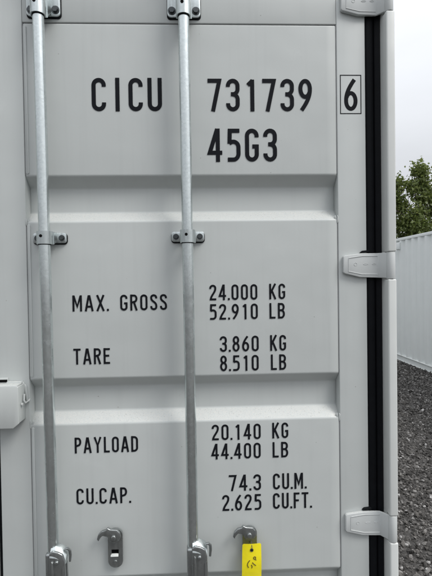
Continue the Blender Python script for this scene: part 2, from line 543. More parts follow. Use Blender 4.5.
TOPC, BOTC = 0.933 - RG, 0.067 + RG
STAD = arc(CXG, TOPC, RG, 0, 180) + arc(CXG, BOTC, RG, 180, 360)
SIX = bez((0.345, 0.965), (0.22, 0.80), (0.067, 0.58), (X0, 0.33))[:-1] + arc(CXG, 0.3085, RG, 180, 515, 0.2415, 40)
GL_ = {
    'C': (0.445, [[(X1, 0.735)] + arc(CXG, TOPC, RG, 0, 180) + arc(CXG, BOTC, RG, 180, 360) + [(X1, 0.265)]]),
    'G': (0.445, [[(X1, 0.735)] + arc(CXG, TOPC, RG, 0, 180) + arc(CXG, BOTC, RG, 180, 360) + [(X1, 0.46), (0.235, 0.46)]]),
    'O': (0.445, [STAD + [STAD[0]]]),
    'I': (0.134, [[(0.067, 0), (0.067, 1)]]),
    'U': (0.445, [[(X0, 1), (X0, BOTC)] + arc(CXG, BOTC, RG, 180, 360)[1:] + [(X1, 1)]]),
    'M': (0.56, [[(X0, 0), (X0, 1)], [(0.493, 0), (0.493, 1)], [(0.085, 0.97), (0.28, 0.30), (0.475, 0.97)]]),
    'A': (0.50, [[(0.055, 0), (0.235, 0.995)], [(0.445, 0), (0.265, 0.995)], [(0.12, 0.29), (0.38, 0.29)]]),
    'X': (0.50, [[(0.065, 0), (0.435, 1)], [(0.435, 0), (0.065, 1)]]),
    'R': (0.445, [[(X0, 0), (X0, 1)], [(X0, 0.933), (0.24, 0.933)] + arc(0.24, 0.74, 0.138, 90, -90, 0.193)[1:] + [(X0, 0.49)], [(0.235, 0.49), (0.385, 0)]]),
    'P': (0.430, [[(X0, 0), (X0, 1)], [(X0, 0.933), (0.225, 0.933)] + arc(0.225, 0.715, 0.138, 90, -90, 0.218)[1:] + [(X0, 0.44)]]),
    'D': (0.445, [[(X0, 0), (X0, 1)], [(X0, 0.933), (0.19, 0.933)] + arc(0.19, 0.745, 0.188, 90, 0)[1:] + arc(0.19, 0.255, 0.188, 0, -90) + [(X0, 0.067)]]),
    'B': (0.445, [[(X0, 0), (X0, 1)], [(X0, 0.933), (0.23, 0.933)] + arc(0.23, 0.735, 0.135, 90, -90, 0.198)[1:] + [(X0, 0.525)],
                  [(0.20, 0.525), (0.225, 0.525)] + arc(0.225, 0.297, 0.153, 90, -90, 0.230)[1:] + [(X0, 0.067)]]),
    'S': (0.430, [[(0.363, 0.735)] + arc(0.215, 0.79, 0.148, 0, 180, 0.143) + bez((0.067, 0.77), (0.067, 0.52), (0.363, 0.55), (0.363, 0.26)) + arc(0.215, 0.21, 0.148, 0, -180, 0.143) + [(0.067, 0.265)]]),
    'T': (0.445, [[(0, 0.933), (0.445, 0.933)], [(CXG, 0), (CXG, 0.93)]]),
    'E': (0.395, [[(X0, 0), (X0, 1)], [(X0, 0.933), (0.395, 0.933)], [(X0, 0.52), (0.35, 0.52)], [(X0, 0.067), (0.395, 0.067)]]),
    'F': (0.385, [[(X0, 0), (X0, 1)], [(X0, 0.933), (0.385, 0.933)], [(X0, 0.50), (0.34, 0.50)]]),
    'L': (0.375, [[(X0, 1), (X0, 0.067), (0.375, 0.067)]]),
    'K': (0.470, [[(X0, 0), (X0, 1)], [(0.405, 1), (0.09, 0.40)], [(0.175, 0.56), (0.410, 0)]]),
    'Y': (0.500, [[(0.06, 1), (0.25, 0.46), (0.44, 1)], [(0.25, 0), (0.25, 0.50)]]),
    '0': (0.445, [STAD + [STAD[0]]]),
    '1': (0.445, [[(0.265, 0), (0.265, 0.97)], [(0.12, 0.80), (0.275, 0.945)]]),
    '2': (0.445, [[(X0, 0.73)] + arc(CXG, TOPC, RG, 180, 0) + bez((X1, 0.74), (X1, 0.52), (0.11, 0.32), (0.085, 0.067), 10)[1:] + [(0.43, 0.067)]]),
    '3': (0.445, [[(X0, 0.75)] + arc(CXG, TOPC, RG, 180, 0) + [(X1, 0.685)] + arc(CXG, 0.68, RG, 0, -85)[1:] + [(0.16, 0.525)],
                  [(0.20, 0.525)] + arc(CXG, 0.365, RG, 85, 0) + arc(CXG, BOTC, RG, 0, -180) + [(X0, 0.25)]]),
    '4': (0.455, [[(0.315, 0), (0.315, 1)], [(0.300, 0.99), (0.055, 0.275), (0.455, 0.275)]]),
    '5': (0.445, [[(0.415, 0.933), (0.105, 0.933), (0.092, 0.545)], [(0.085, 0.555)] + arc(0.2125, 0.44, 0.1655, 130, 0, 0.165) + arc(0.2125, 0.25, 0.1655, 0, -90, 0.183) + [(0.03, 0.067)]]),
    '6': (0.445, [SIX[:14 + 12], SIX[14 + 6:]]),
    '7': (0.445, [[(0.0, 0.933), (0.378, 0.933), (0.165, 0)]]),
    '8': (0.445, [arc(CXG, 0.735, 0.138, 0, 360, 0.198, 28), arc(CXG, 0.297, RG, 0, 360, 0.230, 28)]),
    '9': (0.445, [[(0.445 - x, 1 - y) for x, y in q] for q in (SIX[:14 + 12], SIX[14 + 6:])]),
    '.': (0.135, [[(0.0675, 0), (0.0675, 0.135)]]),
}


def ribbon(bm, pts, half, place, y):
    q = [pts[0]]
    for p in pts[1:]:
        if (Vector(p) - Vector(q[-1])).length > 1e-4:
            q.append(p)
    pts = [Vector(p) for p in q]
    closed = (pts[0] - pts[-1]).length < 1e-3
    if closed:
        pts = pts[:-1]
    nrm = []
    N = len(pts)
    for i in range(N):
        a = pts[i - 1] if (i > 0 or closed) else None
        c = pts[(i + 1) % N] if (i < N - 1 or closed) else None
        ds = [d.normalized() for d in ((pts[i] - a) if a is not None else None, (c - pts[i]) if c is not None else None) if d is not None]
        if len(ds) == 2:
            m = (ds[0] + ds[1]).normalized()
            k = 1 / max(0.45, m.dot(ds[0]))
        else:
            m, k = ds[0], 1
        nrm.append(Vector((-m.y, m.x)) * half * k)
    L = [bm.verts.new(place(p + d, y)) for p, d in zip(pts, nrm)]
    Rr = [bm.verts.new(place(p - d, y)) for p, d in zip(pts, nrm)]
    for i in range(N if closed else N - 1):
        j = (i + 1) % N
        bm.faces.new((L[i], Rr[i], Rr[j], L[j]))


def lettering(pieces, m=None, gap=0.145, dotgap=0.10):
    b = MB()
    lay = 0
    for text, x0, x1, z0, z1 in pieces:
        adv, pen, prev = [], 0.0, None
        for ch in text:
            if ch == ' ':
                pen += 0.59 - gap
                prev = ' '
                continue
            if prev is not None:
                pen += dotgap if ('.' in (ch, prev)) else gap
            adv.append((ch, pen)); pen += GL_[ch][0]; prev = ch
        if text == '6':
            pen = 0.445
        h = z1 - z0
        sx = (x1 - x0) / pen
        sw = TW / 2 * h
        for ch, px in adv:
            for st in GL_[ch][1]:
                lay += 1
                # strokes keep their width: work in metres, squeeze only the centre lines
                pts = [(x0 + (px + a) * sx, z0 + c_ * h) for a, c_ in st]
                ribbon(b.bm, pts, sw if sx > 0.9 * h else sw * 0.95, lambda q, y: (q.x, y, q.y), -0.0004 - 0.00002 * (lay % 7))
    bmesh.ops.recalc_face_normals(b.bm, faces=b.bm.faces[:])
    for fc in b.bm.faces:
        if fc.normal.y > 0:
            fc.normal_flip()
    return b.build('lettering', m or M['vinyl'], door, smooth=False)


lettering([("C", -0.3047, -0.2630, 2.3040, 2.4002), ("I", -0.2368, -0.2240, 2.3040, 2.4002), ("C", -0.1990, -0.1573, 2.3040, 2.4002), ("U", -0.1440, -0.1021, 2.3040, 2.4002)])
lettering([("731739", 0.0304, 0.3369, 2.3037, 2.3988)])
lettering([("45G3", 0.0292, 0.2317, 2.1572, 2.2540)])
lettering([("MAX.", -0.3713, -0.2657, 1.7266, 1.7735)])
lettering([("GROSS", -0.2336, -0.0971, 1.7266, 1.7735)])
lettering([("TARE", -0.3711, -0.2656, 1.5720, 1.6186)])
lettering([("24.000", 0.0267, 0.1685, 1.7525, 1.7987)])
lettering([("KG", 0.2034, 0.2509, 1.7529, 1.7990)])
lettering([("52.910", 0.0265, 0.1692, 1.6952, 1.7416)])
lettering([("LB", 0.2033, 0.2496, 1.6956, 1.7420)])
lettering([("3.860", 0.0551, 0.1707, 1.6002, 1.6468)])
lettering([("KG", 0.2042, 0.2518, 1.6005, 1.6473)])
lettering([("8.510", 0.0552, 0.1699, 1.5431, 1.5898)])
lettering([("LB", 0.2056, 0.2517, 1.5435, 1.5898)])
lettering([("PAYLOAD", -0.3725, -0.1886, 1.3121, 1.3586)])
lettering([("CU.CAP.", -0.3705, -0.2113, 1.1614, 1.2083)])
lettering([("20.140", 0.0278, 0.1733, 1.3390, 1.3857)])
lettering([("KG", 0.2073, 0.2553, 1.3400, 1.3868)])
lettering([("44.400", 0.0261, 0.1726, 1.2822, 1.3289)])
lettering([("LB", 0.2075, 0.2547, 1.2826, 1.3292)])
lettering([("74.3", 0.0765, 0.1723, 1.1866, 1.2347)])
lettering([("CU.M.", 0.2078, 0.3088, 1.1871, 1.2351)])
lettering([("2.625", 0.0558, 0.1724, 1.1278, 1.1757)])
lettering([("CU.FT.", 0.2071, 0.3241, 1.1289, 1.1764)])
lettering([("6", 0.4321, 0.4723, 2.3049, 2.4000)])
b = MB()    # thin box round the check digit
bx = [(0.4212, 2.2973), (0.4823, 2.2973), (0.4826, 2.4094), (0.4215, 2.4094)]
ribbon(b.bm, bx + [bx[0]], 0.0013, lambda q, y: (q.x, y, q.y), -0.0004)
b.build('lettering', M['vinyl'], door, smooth=False)

# ---------------- header, sill, corner posts, body of the container
CXL = 2 * CX                    # mirror helper: x -> CXL - x
b = MB()
b.box(CXL - 0.538, 0.538, 0.004, 0.09, DZ1 + 0.012, 2.846, 0.006, 3)
b.build('header', M['paint'], cont)
b = MB()
b.box(CXL - 0.538, 0.538, 0.006, 0.09, 0.012, DZ0 - 0.010, 0.006, 3)
b.build('sill', M['paint'], cont)
HZ = [2.6175, 1.852, 1.0846, 0.319]


def corner_post(mir):
    mx = (lambda x: CXL - x) if mir else (lambda x: x)
    b = MB()
    # web facing the gasket, the outer face set back behind the hinge knuckles
    def bx(x0, x1, *a, **k):
        q = sorted((mx(x0), mx(x1))); b.box(q[0], q[1], *a, **k)
    bx(0.5416, 0.5648, -0.0180, 0.16, 0.118, 2.732, bev=0.003)
    zs = [0.118] + [z for h in sorted(HZ) for z in (h - 0.0445, h + 0.0345)] + [2.732]
    for z0, z1 in zip(zs[::2], zs[1::2]):
        if z1 - z0 > 0.02:
            bx(0.5409, 0.5656, -0.045, 0.010, z0, z1, bev=0.0042, seg=4)
    return b.build('corner_post', M['post'], cont)


corner_post(False); corner_post(True)
for mir in (False, True):
    for z0, z1 in ((0.0, 0.116), (2.734, 2.85)):
        x0, x1 = (0.4420, 0.5880) if not mir else (CXL - 0.5880, CXL - 0.4420)
        for y0 in (-0.047, 11.40):
            b = MB()
            x0b, x1b = (0.5392, 0.5670) if (not mir) else (CXL - 0.5670, CXL - 0.5392)
            b.box(x0b, x1b, y0, y0 + 0.165, z0 + 0.002, z1, 0.006, 3)
            b.build('corner_casting', M['paint'], cont)


def corrugated_wall(x, out, y0, y1, z0, z1, m, parent, pitch=0.262, depth=0.034):
    prof, y = [], y0
    while y < y1 - pitch:
        prof += [(0, y), (0, y + 0.066), (depth, y + 0.066 + 0.062), (depth, y + 0.066 + 0.062 + 0.066)]
        y += pitch
    prof += [(0, y), (0, y1)]
    t = bmesh.new()
    A = [t.verts.new((x - out * d, yy, z0)) for d, yy in prof]
    B = [t.verts.new((x - out * d, yy, z1)) for d, yy in prof]
    for i in range(len(prof) - 1):
        t.faces.new((A[i], A[i + 1], B[i + 1], B[i]))
    b = MB(); b._add(t)
    return b.build('side_wall', m, parent, angle=20)


corrugated_wall(0.558, 1, 0.161, 11.40, 0.17, 2.78, M['paint'], cont)
corrugated_wall(CXL - 0.558, -1, 0.161, 11.40, 0.17, 2.78, M['paint'], cont)
b = MB()
b.box(CXL - 0.556, 0.556, 0.05, 11.56, 2.80, 2.842, 0.006, 2)
b.build('roof', M['paint'], cont)
for x0, x1 in ((0.515, 0.565), (CXL - 0.565, CXL - 0.515)):
    for z0, z1 in ((0.02, 0.172), (2.775, 2.838)):
        b = MB(); b.box(x0, x1, 0.162, 11.398, z0, z1, 0.004, 2); b.build('side_rail', M['paint'], cont)
b = MB(); b.box(CXL - 0.51, 0.51, 11.50, 11.54, 0.02, 2.80, 0.004); b.build('end_wall', M['paint'], cont)
b = MB(); b.box(CXL - 0.51, 0.51, 0.062, 11.49, 0.13, 0.16, 0.002); b.build('floor_deck', M['wood'], cont)


# ---------------- hinges
def hinge(hz, mir=False):
    mx = (lambda x: CXL - x) if mir else (lambda x: x)
    top = 0.0325
    out = [(0.4215, hz - 0.0225), (0.4255, hz - 0.0265), (0.4720, hz - 0.0380), (0.5250, hz - 0.0400), (0.5370, hz - 0.0410), (0.5480, hz - 0.0430),
           (0.5480, hz + 0.0330), (0.5250, hz + 0.0325), (0.4760, hz + 0.0325), (0.4400, hz + 0.0285), (0.4255, hz + 0.0265), (0.4215, hz + 0.0225)]
    t = bmesh.new()
    # blade with a front that bends forward to the knuckle
    def yf(x):
        return -0.012 if x < 0.526 else -0.012 - (x - 0.526) * 1.42
    def yb(x):
        return -0.0003 if x < 0.52 else -0.0003 - (x - 0.52) * 1.0
    F = [t.verts.new((mx(x), yf(x), z)) for x, z in out]
    K = [t.verts.new((mx(x), yb(x), z)) for x, z in out]
    # front in quads (top and bottom outlines pair up)
    pairs = [(0, 11), (1, 10), (2, 8), (3, 7), (4, 7), (5, 6)]
    t.faces.new(F); t.faces.new(K[::-1])
    for i in range(len(out)):
        j = (i + 1) % len(out)
        t.faces.new((F[i], K[i], K[j], F[j]))
    bmesh.ops.triangulate(t, faces=[f_ for f_ in t.faces if len(f_.verts) > 4])
    bmesh.ops.recalc_face_normals(t, faces=t.faces[:])
    sharp = [e for e in t.edges if len(e.link_faces) == 2 and e.calc_face_angle() > R(25)]
    bmesh.ops.bevel(t, geom=sharp, offset=0.0026, segments=3, profile=0.5, affect='EDGES', clamp_overlap=True)
    b = MB(); b._add(t)
    b.cyl((mx(0.5530), -0.0328, hz - 0.0435), (mx(0.5530), -0.0328, hz + 0.0335), 0.0126, n=32, bev=0.0015)
    # raised rim and cast marks on the blade
    def rail(pts, r):
        b.tube([(mx(x), yf(x) - 0.0003, z) for x, z in pts], r, n=8)
    rail([(0.438, hz + 0.0190), (0.478, hz + 0.0245), (0.523, hz + 0.0240)], 0.0012)
    rail([(0.436, hz - 0.0200), (0.476, hz - 0.0290), (0.523, hz - 0.0300)], 0.0012)
    rail([(0.437, hz - 0.0205), (0.437, hz + 0.0185)], 0.0009)
    for x0, x1 in ((0.453, 0.462), (0.481, 0.495), (0.507, 0.518)):
        rail(arc((x0 + x1) / 2, hz + 0.0005, (x1 - x0) / 2, 0, 360, 0.0045 if x0 < 0.47 else 0.0018, 14), 0.0005)
    h = b.build('hinge', M['hinge'], cont, angle=40)
    b = MB()
    b.cyl((mx(0.5530), -0.0328, hz - 0.0446), (mx(0.5530), -0.0328, hz + 0.0346), 0.0072, n=16, bev=0.0005)
    b.build('hinge_pin', M['bolt'], h)


for hz in HZ:
    hinge(hz); hinge(hz, True)


# ---------------- locking bars with guide brackets and handle hubs
BY, BR = -0.050, 0.0155


def locking_bar(xa, xb):
    """xa: x at z 2.48, xb: x at z 1.07."""
    k = (xb - xa) / (1.07 - 2.48)
    bx_ = lambda z: xa + (z - 2.48) * k
    b = MB()
    b.cyl((bx_(0.06), BY, 0.06), (bx_(2.80), BY, 2.80), BR, n=48)
    bar = b.build('locking_bar', M['galv'], cont)
    # cam keepers at both ends
    for z in (0.075, 2.775):
        b = MB(); b.box(bx_(z) - 0.03, bx_(z) + 0.03, -0.075, 0.003, z - 0.028, z + 0.028, 0.006, 3)
        b.build('cam', M['galv_cast'], bar)
    def guide(z, zs0, zs1, hgt, r_bolt, top):
        x = bx_(z)
        b = MB()
        b.prism(rrect(x - 0.0475, x + 0.0475, z - hgt / 2, z + hgt / 2, 0.010 if top else 0.007), 'y', -0.0085, -0.0020, 0.0016, 2)
        w, wi = 0.0208, 0.0163
        zl = max(zs0, z - hgt / 2 + 0.003)
        prof = [(x - w, BY + 0.010)] + [(x - w, BY)] + [(x + w * math.cos(R(a)), BY + w * math.sin(R(a))) for a in range(190, 351, 10)] + [(x + w, BY), (x + w, BY + 0.010)]
        inn = [(x + wi, BY + 0.010), (x + wi, BY)] + [(x + wi * math.cos(R(a)), BY + wi * math.sin(R(a))) for a in range(350, 189, -10)] + [(x - wi, BY), (x - wi, BY + 0.010)]
        b.prism(prof + inn, 'z', zs0, zs1)
        for sg in (-1, 1):     # legs sloping back to the plate
            xa_, xb_ = sorted((x + sg * wi, x + sg * w))
            b.prism([(BY + 0.0098, zs0 + 0.0002), (BY + 0.0098, zs1 - 0.0002), (-0.0060, zs1 - 0.0002), (-0.0060, zl), (-0.016, zl)], 'x', xa_, xb_ + (0.002 if sg > 0 else 0.0), 0.0)
        br = b.build('guide_bracket', M['galv_cast'], bar, angle=40)
        b = MB(); b.cyl((x, BY, zs0 - 0.0022), (x, BY, zs0 + 0.004), BR + 0.0016, n=32); b.build('liner_and_dark_ring', M['rubber'], br)  # black ring put in to draw the dark line below the strap
        for dx in (-0.0345, 0.0345):
            for zb in ((z - hgt / 2 + 0.017, z + hgt / 2 - 0.017) if top else (z,)):
                b = MB(); b.hexbolt(x + dx, -0.0086, zb, r_bolt, r_bolt * 0.95)
                b.build('bolt', M['bolt'], br)
        b = MB(); hz_ = (zs0 + 0.029) if top else (zs0 + 0.0215)
        b.cyl((x - 0.003, BY - 0.0190, hz_), (x - 0.003, BY - 0.0216, hz_), 0.0046 if top else 0.0042, n=16)
        b.build('grease_hole', M['hole'], br)
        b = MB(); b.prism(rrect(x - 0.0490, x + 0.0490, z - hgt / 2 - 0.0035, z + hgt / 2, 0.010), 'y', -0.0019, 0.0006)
        b.build('liner_and_dark_ring', M['rubber'], br)

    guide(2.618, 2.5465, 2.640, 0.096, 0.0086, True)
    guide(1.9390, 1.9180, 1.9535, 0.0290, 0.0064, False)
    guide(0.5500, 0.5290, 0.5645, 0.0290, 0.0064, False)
    # handle hub: two cheeks clasping a hanging lever, just right of the bar
    zt = 1.072
    x = bx_(1.0)
    b = MB()
    cheek = [(x - 0.002, zt - 0.150), (x + 0.038, zt - 0.150), (x + 0.0415, zt - 0.095), (x + 0.0395, zt - 0.028), (x + 0.034, zt - 0.010), (x + 0.022, zt - 0.003), (x + 0.006, zt + 0.001), (x - 0.003, zt - 0.006)]
    b.prism(cheek, 'y', -0.0780, -0.0700, 0.0025, 3)
    b.prism([(q[0] * 0.9 + (x + 0.02) * 0.1, q[1] - 0.002) for q in cheek], 'y', -0.0520, -0.0440, 0.002, 2)
    hub_body = b
    b = MB()
    # bright bent lip over the top, its front sloping up to the sky
    t = bmesh.new()
    pr = [(-0.0795, zt - 0.016), (-0.0775, zt - 0.010), (-0.0620, zt + 0.0075), (-0.0480, zt + 0.0090), (-0.0440, zt + 0.0040), (-0.0440, zt - 0.014), (-0.0700, zt - 0.020)]
    nseg = 7
    rows = []
    for q in range(nseg + 1):
        u = q / nseg
        drop = 0.004 * u + 0.016 * u ** 3
        rows.append([t.verts.new((x - 0.001 + 0.041 * u, y_ + 0.004 * u * u, z_ - drop)) for y_, z_ in pr])
    for A_, B_ in zip(rows, rows[1:]):
        for k_ in range(len(pr)):
            m_ = (k_ + 1) % len(pr)
            t.faces.new((A_[k_], A_[m_], B_[m_], B_[k_]))
    t.faces.new(rows[0]); t.faces.new(rows[-1])
    b._add(t)
    lip = b
    b = hub_body
    b.box(x - 0.0175, x + 0.0175, -0.0695, -0.0360, zt - 0.150, zt - 0.012, 0.006, 3)
    b.cyl((x + 0.018, -0.0782, zt - 0.030), (x + 0.018, -0.0830, zt - 0.030), 0.0062, 0.0042, n=18, bev=0.001)
    b.prism([(x + 0.002, zt - 0.150), (x + 0.009, zt - 0.150), (x + 0.0105, zt - 0.060), (x + 0.0085, zt - 0.030), (x + 0.0035, zt - 0.026)], 'y', -0.0815, -0.0770, 0.0014, 2)
    b.prism([(x + 0.030, zt - 0.150), (x + 0.0365, zt - 0.150), (x + 0.0395, zt - 0.095), (x + 0.037, zt - 0.040), (x + 0.0315, zt - 0.048)], 'y', -0.0805, -0.0770, 0.0014, 2)
    hub = b.build('handle_hub', M['galv_dark'], bar, angle=40)
    lip.build('lip', M['galv_cast'], hub, angle=40)
    b = MB()   # hooked safety catch on the outer side
    b.tube([(x + 0.036, -0.062, zt - 0.003), (x + 0.043, -0.062, zt - 0.001), (x + 0.0485, -0.060, zt - 0.008), (x + 0.0495, -0.058, zt - 0.022), (x + 0.0480, -0.058, zt - 0.040)], [0.003, 0.0038, 0.0042, 0.004, 0.003], n=10)
    b.build('catch', M['galv_dark'], hub)
    b = MB()   # lever, folded along the door below the hub
    b.prism([(x - 0.004, zt - 0.170), (x + 0.030, zt - 0.152), (x + 0.330, zt - 0.152), (x + 0.345, zt - 0.160), (x + 0.345, zt - 0.178), (x + 0.330, zt - 0.186), (x + 0.02, zt - 0.186)], 'y', -0.0690, -0.0530, 0.004, 3)
    b.build('handle', M['galv_cast'], bar)
    return bar


locking_bar(-0.4333, -0.4232)
locking_bar(-0.0346, -0.0310)
locking_bar(CXL + 0.4300, CXL + 0.4260)
locking_bar(CXL + 0.0330, CXL + 0.0320)


# ---------------- handle retainers on the door
def retainer(xc, zt):
    """xc centre, zt top of the plate."""
    h = 0.117
    x0, x1 = xc - 0.0210, xc + 0.0210
    sx0, sx1, sz0, sz1 = xc - 0.0115, xc + 0.0095, zt - h + 0.0335, zt - h + 0.053
    t = bmesh.new()
    outer = rrect(x0, x1, zt - h, zt - 0.004, 0.0195, 8)
    # plate in two halves round the slot so the slot is a real hole
    b = MB()
    def clip(lo, hi):
        return [(x, min(max(z, lo), hi)) for x, z in outer]
    def dedupe(pl):
        o = []
        for q in pl:
            if not o or (Vector(q) - Vector(o[-1])).length > 1e-5:
                o.append(q)
        if (Vector(o[0]) - Vector(o[-1])).length < 1e-5:
            o.pop()
        return o
    low = dedupe([q for q in clip(-9, sz0)])
    upp = dedupe([q for q in clip(sz1, 9)])
    ya, yb = -0.0160, -0.0080
    b.prism(low, 'y', ya, yb); b.prism(upp, 'y', ya, yb)
    b.box(x0, sx0, ya, yb, sz0, sz1); b.box(sx1, x1, ya, yb, sz0, sz1)
    bmesh.ops.remove_doubles(b.bm, verts=b.bm.verts[:], dist=1e-5)
    # folded lip at the foot of the slot, boss and stand-off
    b.cyl((xc - 0.002, -0.0005, zt - 0.024), (xc - 0.002, -0.0220, zt - 0.024), 0.0105, n=24, bev=0.0015)
    b.cyl((xc - 0.001, 0.0, zt - h + 0.016), (xc - 0.001, -0.0081, zt - h + 0.016), 0.009, n=18)
    b.cyl((xc - 0.001, ya + 0.001, zt - h + 0.016), (xc - 0.001, ya - 0.003, zt - h + 0.016), 0.0062, 0.0052, n=18)
    r = b.build('handle_retainer', M['galv_dark'], cont, angle=40)
    b = MB()
    b.prism([(xc + 0.016, zt - 0.010), (xc + 0.008, zt - 0.001), (xc - 0.012, zt + 0.001), (xc - 0.020, zt + 0.006), (xc - 0.0235, zt + 0.000), (xc - 0.036, zt - 0.003), (xc - 0.0465, zt - 0.013),
             (xc - 0.0500, zt - 0.026), (xc - 0.0455, zt - 0.0325), (xc - 0.0410, zt - 0.0240), (xc - 0.0345, zt - 0.0170), (xc - 0.020, zt - 0.020), (xc - 0.014, zt - 0.034), (xc - 0.002, zt - 0.039), (xc + 0.012, zt - 0.033), (xc + 0.018, zt - 0.022)],
            'y', -0.0285, -0.0190, 0.0022, 3)
    b.cyl((xc - 0.002, -0.0284, zt - 0.022), (xc - 0.002, -0.0335, zt - 0.022), 0.0078, 0.0066, n=20, bev=0.0012)
    b.build('hook', M['galv_dark'], r, angle=40)
    b = MB()   # lip folded out under the slot, sky reflection put in as pale paint
    b.prism([(ya - 0.0030, sz0 + 0.0005), (ya + 0.0010, sz0 + 0.0062), (ya + 0.0040, sz0 + 0.0062), (ya + 0.0040, sz0 + 0.0005), (ya - 0.0026, sz0 - 0.0008)], 'x', sx0 - 0.0022, sx1 - 0.0010, 0.0006, 2)
    b.build('lip', M['post'], r)
    b = MB()
    b.box(sx0 - 0.004, sx1 + 0.004, -0.0079, -0.0006, sz0 - 0.003, sz1 + 0.004)
    b.build('slot_shadow', M['hole'], r)  # black sheet standing in for the shadow seen through the slot
    return r


retainer(-0.2570, 1.0985)
retainer(0.1345, 1.0915)
retainer(CXL + 0.30, 1.0800)

# ---------------- steel lock box welded across the meeting of the doors
b = MB()
lx0, lx1, lz0, lz1, ly = -0.690, -0.5105, 1.4060, 1.5250, -0.050
th = 0.004
b.prism([(lx0, lz0), (lx1 - 0.016, lz0), (lx1, lz0 + 0.013), (lx1, lz1 - 0.004), (lx1 - 0.006, lz1), (lx0, lz1)], 'y', ly, ly + th, 0.0016, 2)
b.box(lx1 - th, lx1 - 0.0002, ly + th - 0.001, -0.0005, lz0 + 0.014, lz1 - 0.003, 0.001, 2)
b.box(lx0, lx0 + th, ly + th - 0.001, -0.0005, lz0, lz1 - 0.003, 0.001, 2)
b.box(lx0 + 0.001, lx1 - 0.004, ly + 0.001, -0.014, lz1 - th, lz1 + 0.0008, 0.001, 2)      # top, short of the door
b.box(-0.558, lx1 - 0.005, -0.0145, -0.0005, lz1 - th, lz1 + 0.0040, 0.0015, 2)
b.prism([(-0.558, lz1 + 0.002), (-0.515, lz1 + 0.002), (-0.505, lz1 - 0.012), (-0.500, lz1 - 0.060), (-0.506, lz1 - 0.060), (-0.512, lz1 - 0.016), (-0.518, lz1 - 0.004), (-0.558, lz1 - 0.004)], 'y', -0.0065, -0.0003, 0.002, 3)
b.box(lx0 + 0.002, -0.5575, -0.0065, -0.0003, lz1 - 0.003, lz1 + 0.0135, 0.001, 2)
lb = b.build('lock_box', M['paint'], door, angle=40)
b = MB()
b.box(lx0 + 0.005, -0.5585, -0.0069, -0.0062, lz1 + 0.0015, lz1 + 0.0090)
b.build('slot', M['hole'], lb)
b = MB()
b.tube([(-0.506, -0.020, lz1 - 0.030), (-0.5055, -0.024, lz1 - 0.047), (-0.5030, -0.022, lz1 - 0.055), (-0.4990, -0.012, lz1 - 0.054), (-0.4975, -0.002, lz1 - 0.050)], 0.0028, n=10)
b.cyl((-0.5080, -0.034, lz1 - 0.056), (-0.5045, -0.034, lz1 - 0.056), 0.0042, n=14)
b.build('tab', M['hinge'], lb)

# ---------------- yellow tag hanging from the second retainer
mt, n, l, p = new_mat('yellow_tag_plastic')
tc = n.new('ShaderNodeTexCoord').outputs['Object']
c = mixc(n, l, noise(n, l, tc, 45, 5), (0.84, 0.70, 0.012), (0.90, 0.80, 0.018))
l.new(c, p.inputs['Base Color']); p.inputs['Roughness'].default_value = 0.42
bump(n, l, [(noise(n, l, tc, 60, 3), 0.4, 0.002)], p.inputs['Normal'])
tagroot = empty('hanging_tag', (0.1375, -0.031, 1.0420))
tag(tagroot, 'yellow plastic tag with pen scribble hanging from the right handle retainer', 'tag')
TX, TZ, TWD, THT = 0.0, 0.0065, 0.0545, 0.125
t = bmesh.new()
def tag_y(u, v_):
    return -0.0035 - 0.010 * v_ + 0.011 * v_ * v_ - 0.0034 * math.cos((u - .5) * PI) + 0.0015 * math.sin(v_ * 7 + u * 2)
def tag_x(u, v_):
    return -TWD / 2 + TWD * u * (1 + 0.06 * v_) + 0.0008 - 0.004 * v_
def tag_z(u, v_):
    z = TZ - THT * v_
    e = min(u, 1 - u)
    if v_ < 0.05 and e < 0.05:
        z -= (0.05 - e) * 0.06
    return z
NU, NV = 14, 24
grid = [[t.verts.new((tag_x(i / NU, j / NV), tag_y(i / NU, j / NV), tag_z(i / NU, j / NV))) for i in range(NU + 1)] for j in range(NV + 1)]
for j in range(NV):
    for i in range(NU):
        t.faces.new((grid[j][i], grid[j + 1][i], grid[j + 1][i + 1], grid[j][i + 1]))
bmesh.ops.recalc_face_normals(t, faces=t.faces[:])
bmesh.ops.solidify(t, geom=t.faces[:], thickness=0.0006)
b = MB(); b._add(t)
b.build('tag_sheet', mt, tagroot, angle=60)
b = MB()
gz = TZ - 0.0165
gy = tag_y(0.5, 0.13) - 0.0008
b.tube([(0.0038 * math.cos(R(a)), gy - 0.0004, gz + 0.0038 * math.sin(R(a))) for a in range(0, 361, 20)], 0.0013, n=8)
b.build('grommet', M['bolt'], tagroot)
b = MB()
b.cyl((0, gy - 0.0003, gz), (0, gy + 0.0002, gz), 0.0026, n=16)
b.build('grommet_hole', M['hole'], tagroot)
b = MB()
b.tube([(0.000, gy - 0.0022, gz), (0.001, gy - 0.003, gz + 0.006), (0.000, 0.000, gz + 0.022), (-0.0035, 0.011, gz + 0.014), (-0.003, 0.018, gz + 0.004), (0.000, gy + 0.004, gz)], 0.0009, n=8)
b.build('wire', M['bolt'], tagroot)
b = MB()
for st in ([(-0.006, -0.0385), (-0.0095, -0.042), (-0.0125, -0.047), (-0.0133, -0.052), (-0.0115, -0.0565), (-0.0098, -0.0585)],
           [(0.0045, -0.0300), (0.0055, -0.0345), (0.0085, -0.0355), (0.0110, -0.0330), (0.0105, -0.0290), (0.0075, -0.0283), (0.0050, -0.031)],
           [(0.0095, -0.0355), (0.0125, -0.0380)],
           [(0.0010, -0.0440), (0.0045, -0.0480), (0.0085, -0.0510), (0.0110, -0.0535)],
           [(-0.0020, -0.0505), (0.0005, -0.0555), (-0.0010, -0.0600)]):
    pts = []
    for x, z in st:
        v_ = (TZ - z) / THT
        u = (x + TWD / 2) / TWD
        pts.append((x, tag_y(u, v_) - 0.0006, z))
    b.tube(pts, 0.0012, n=6)
b.build('handwriting', M['ink'], tagroot)

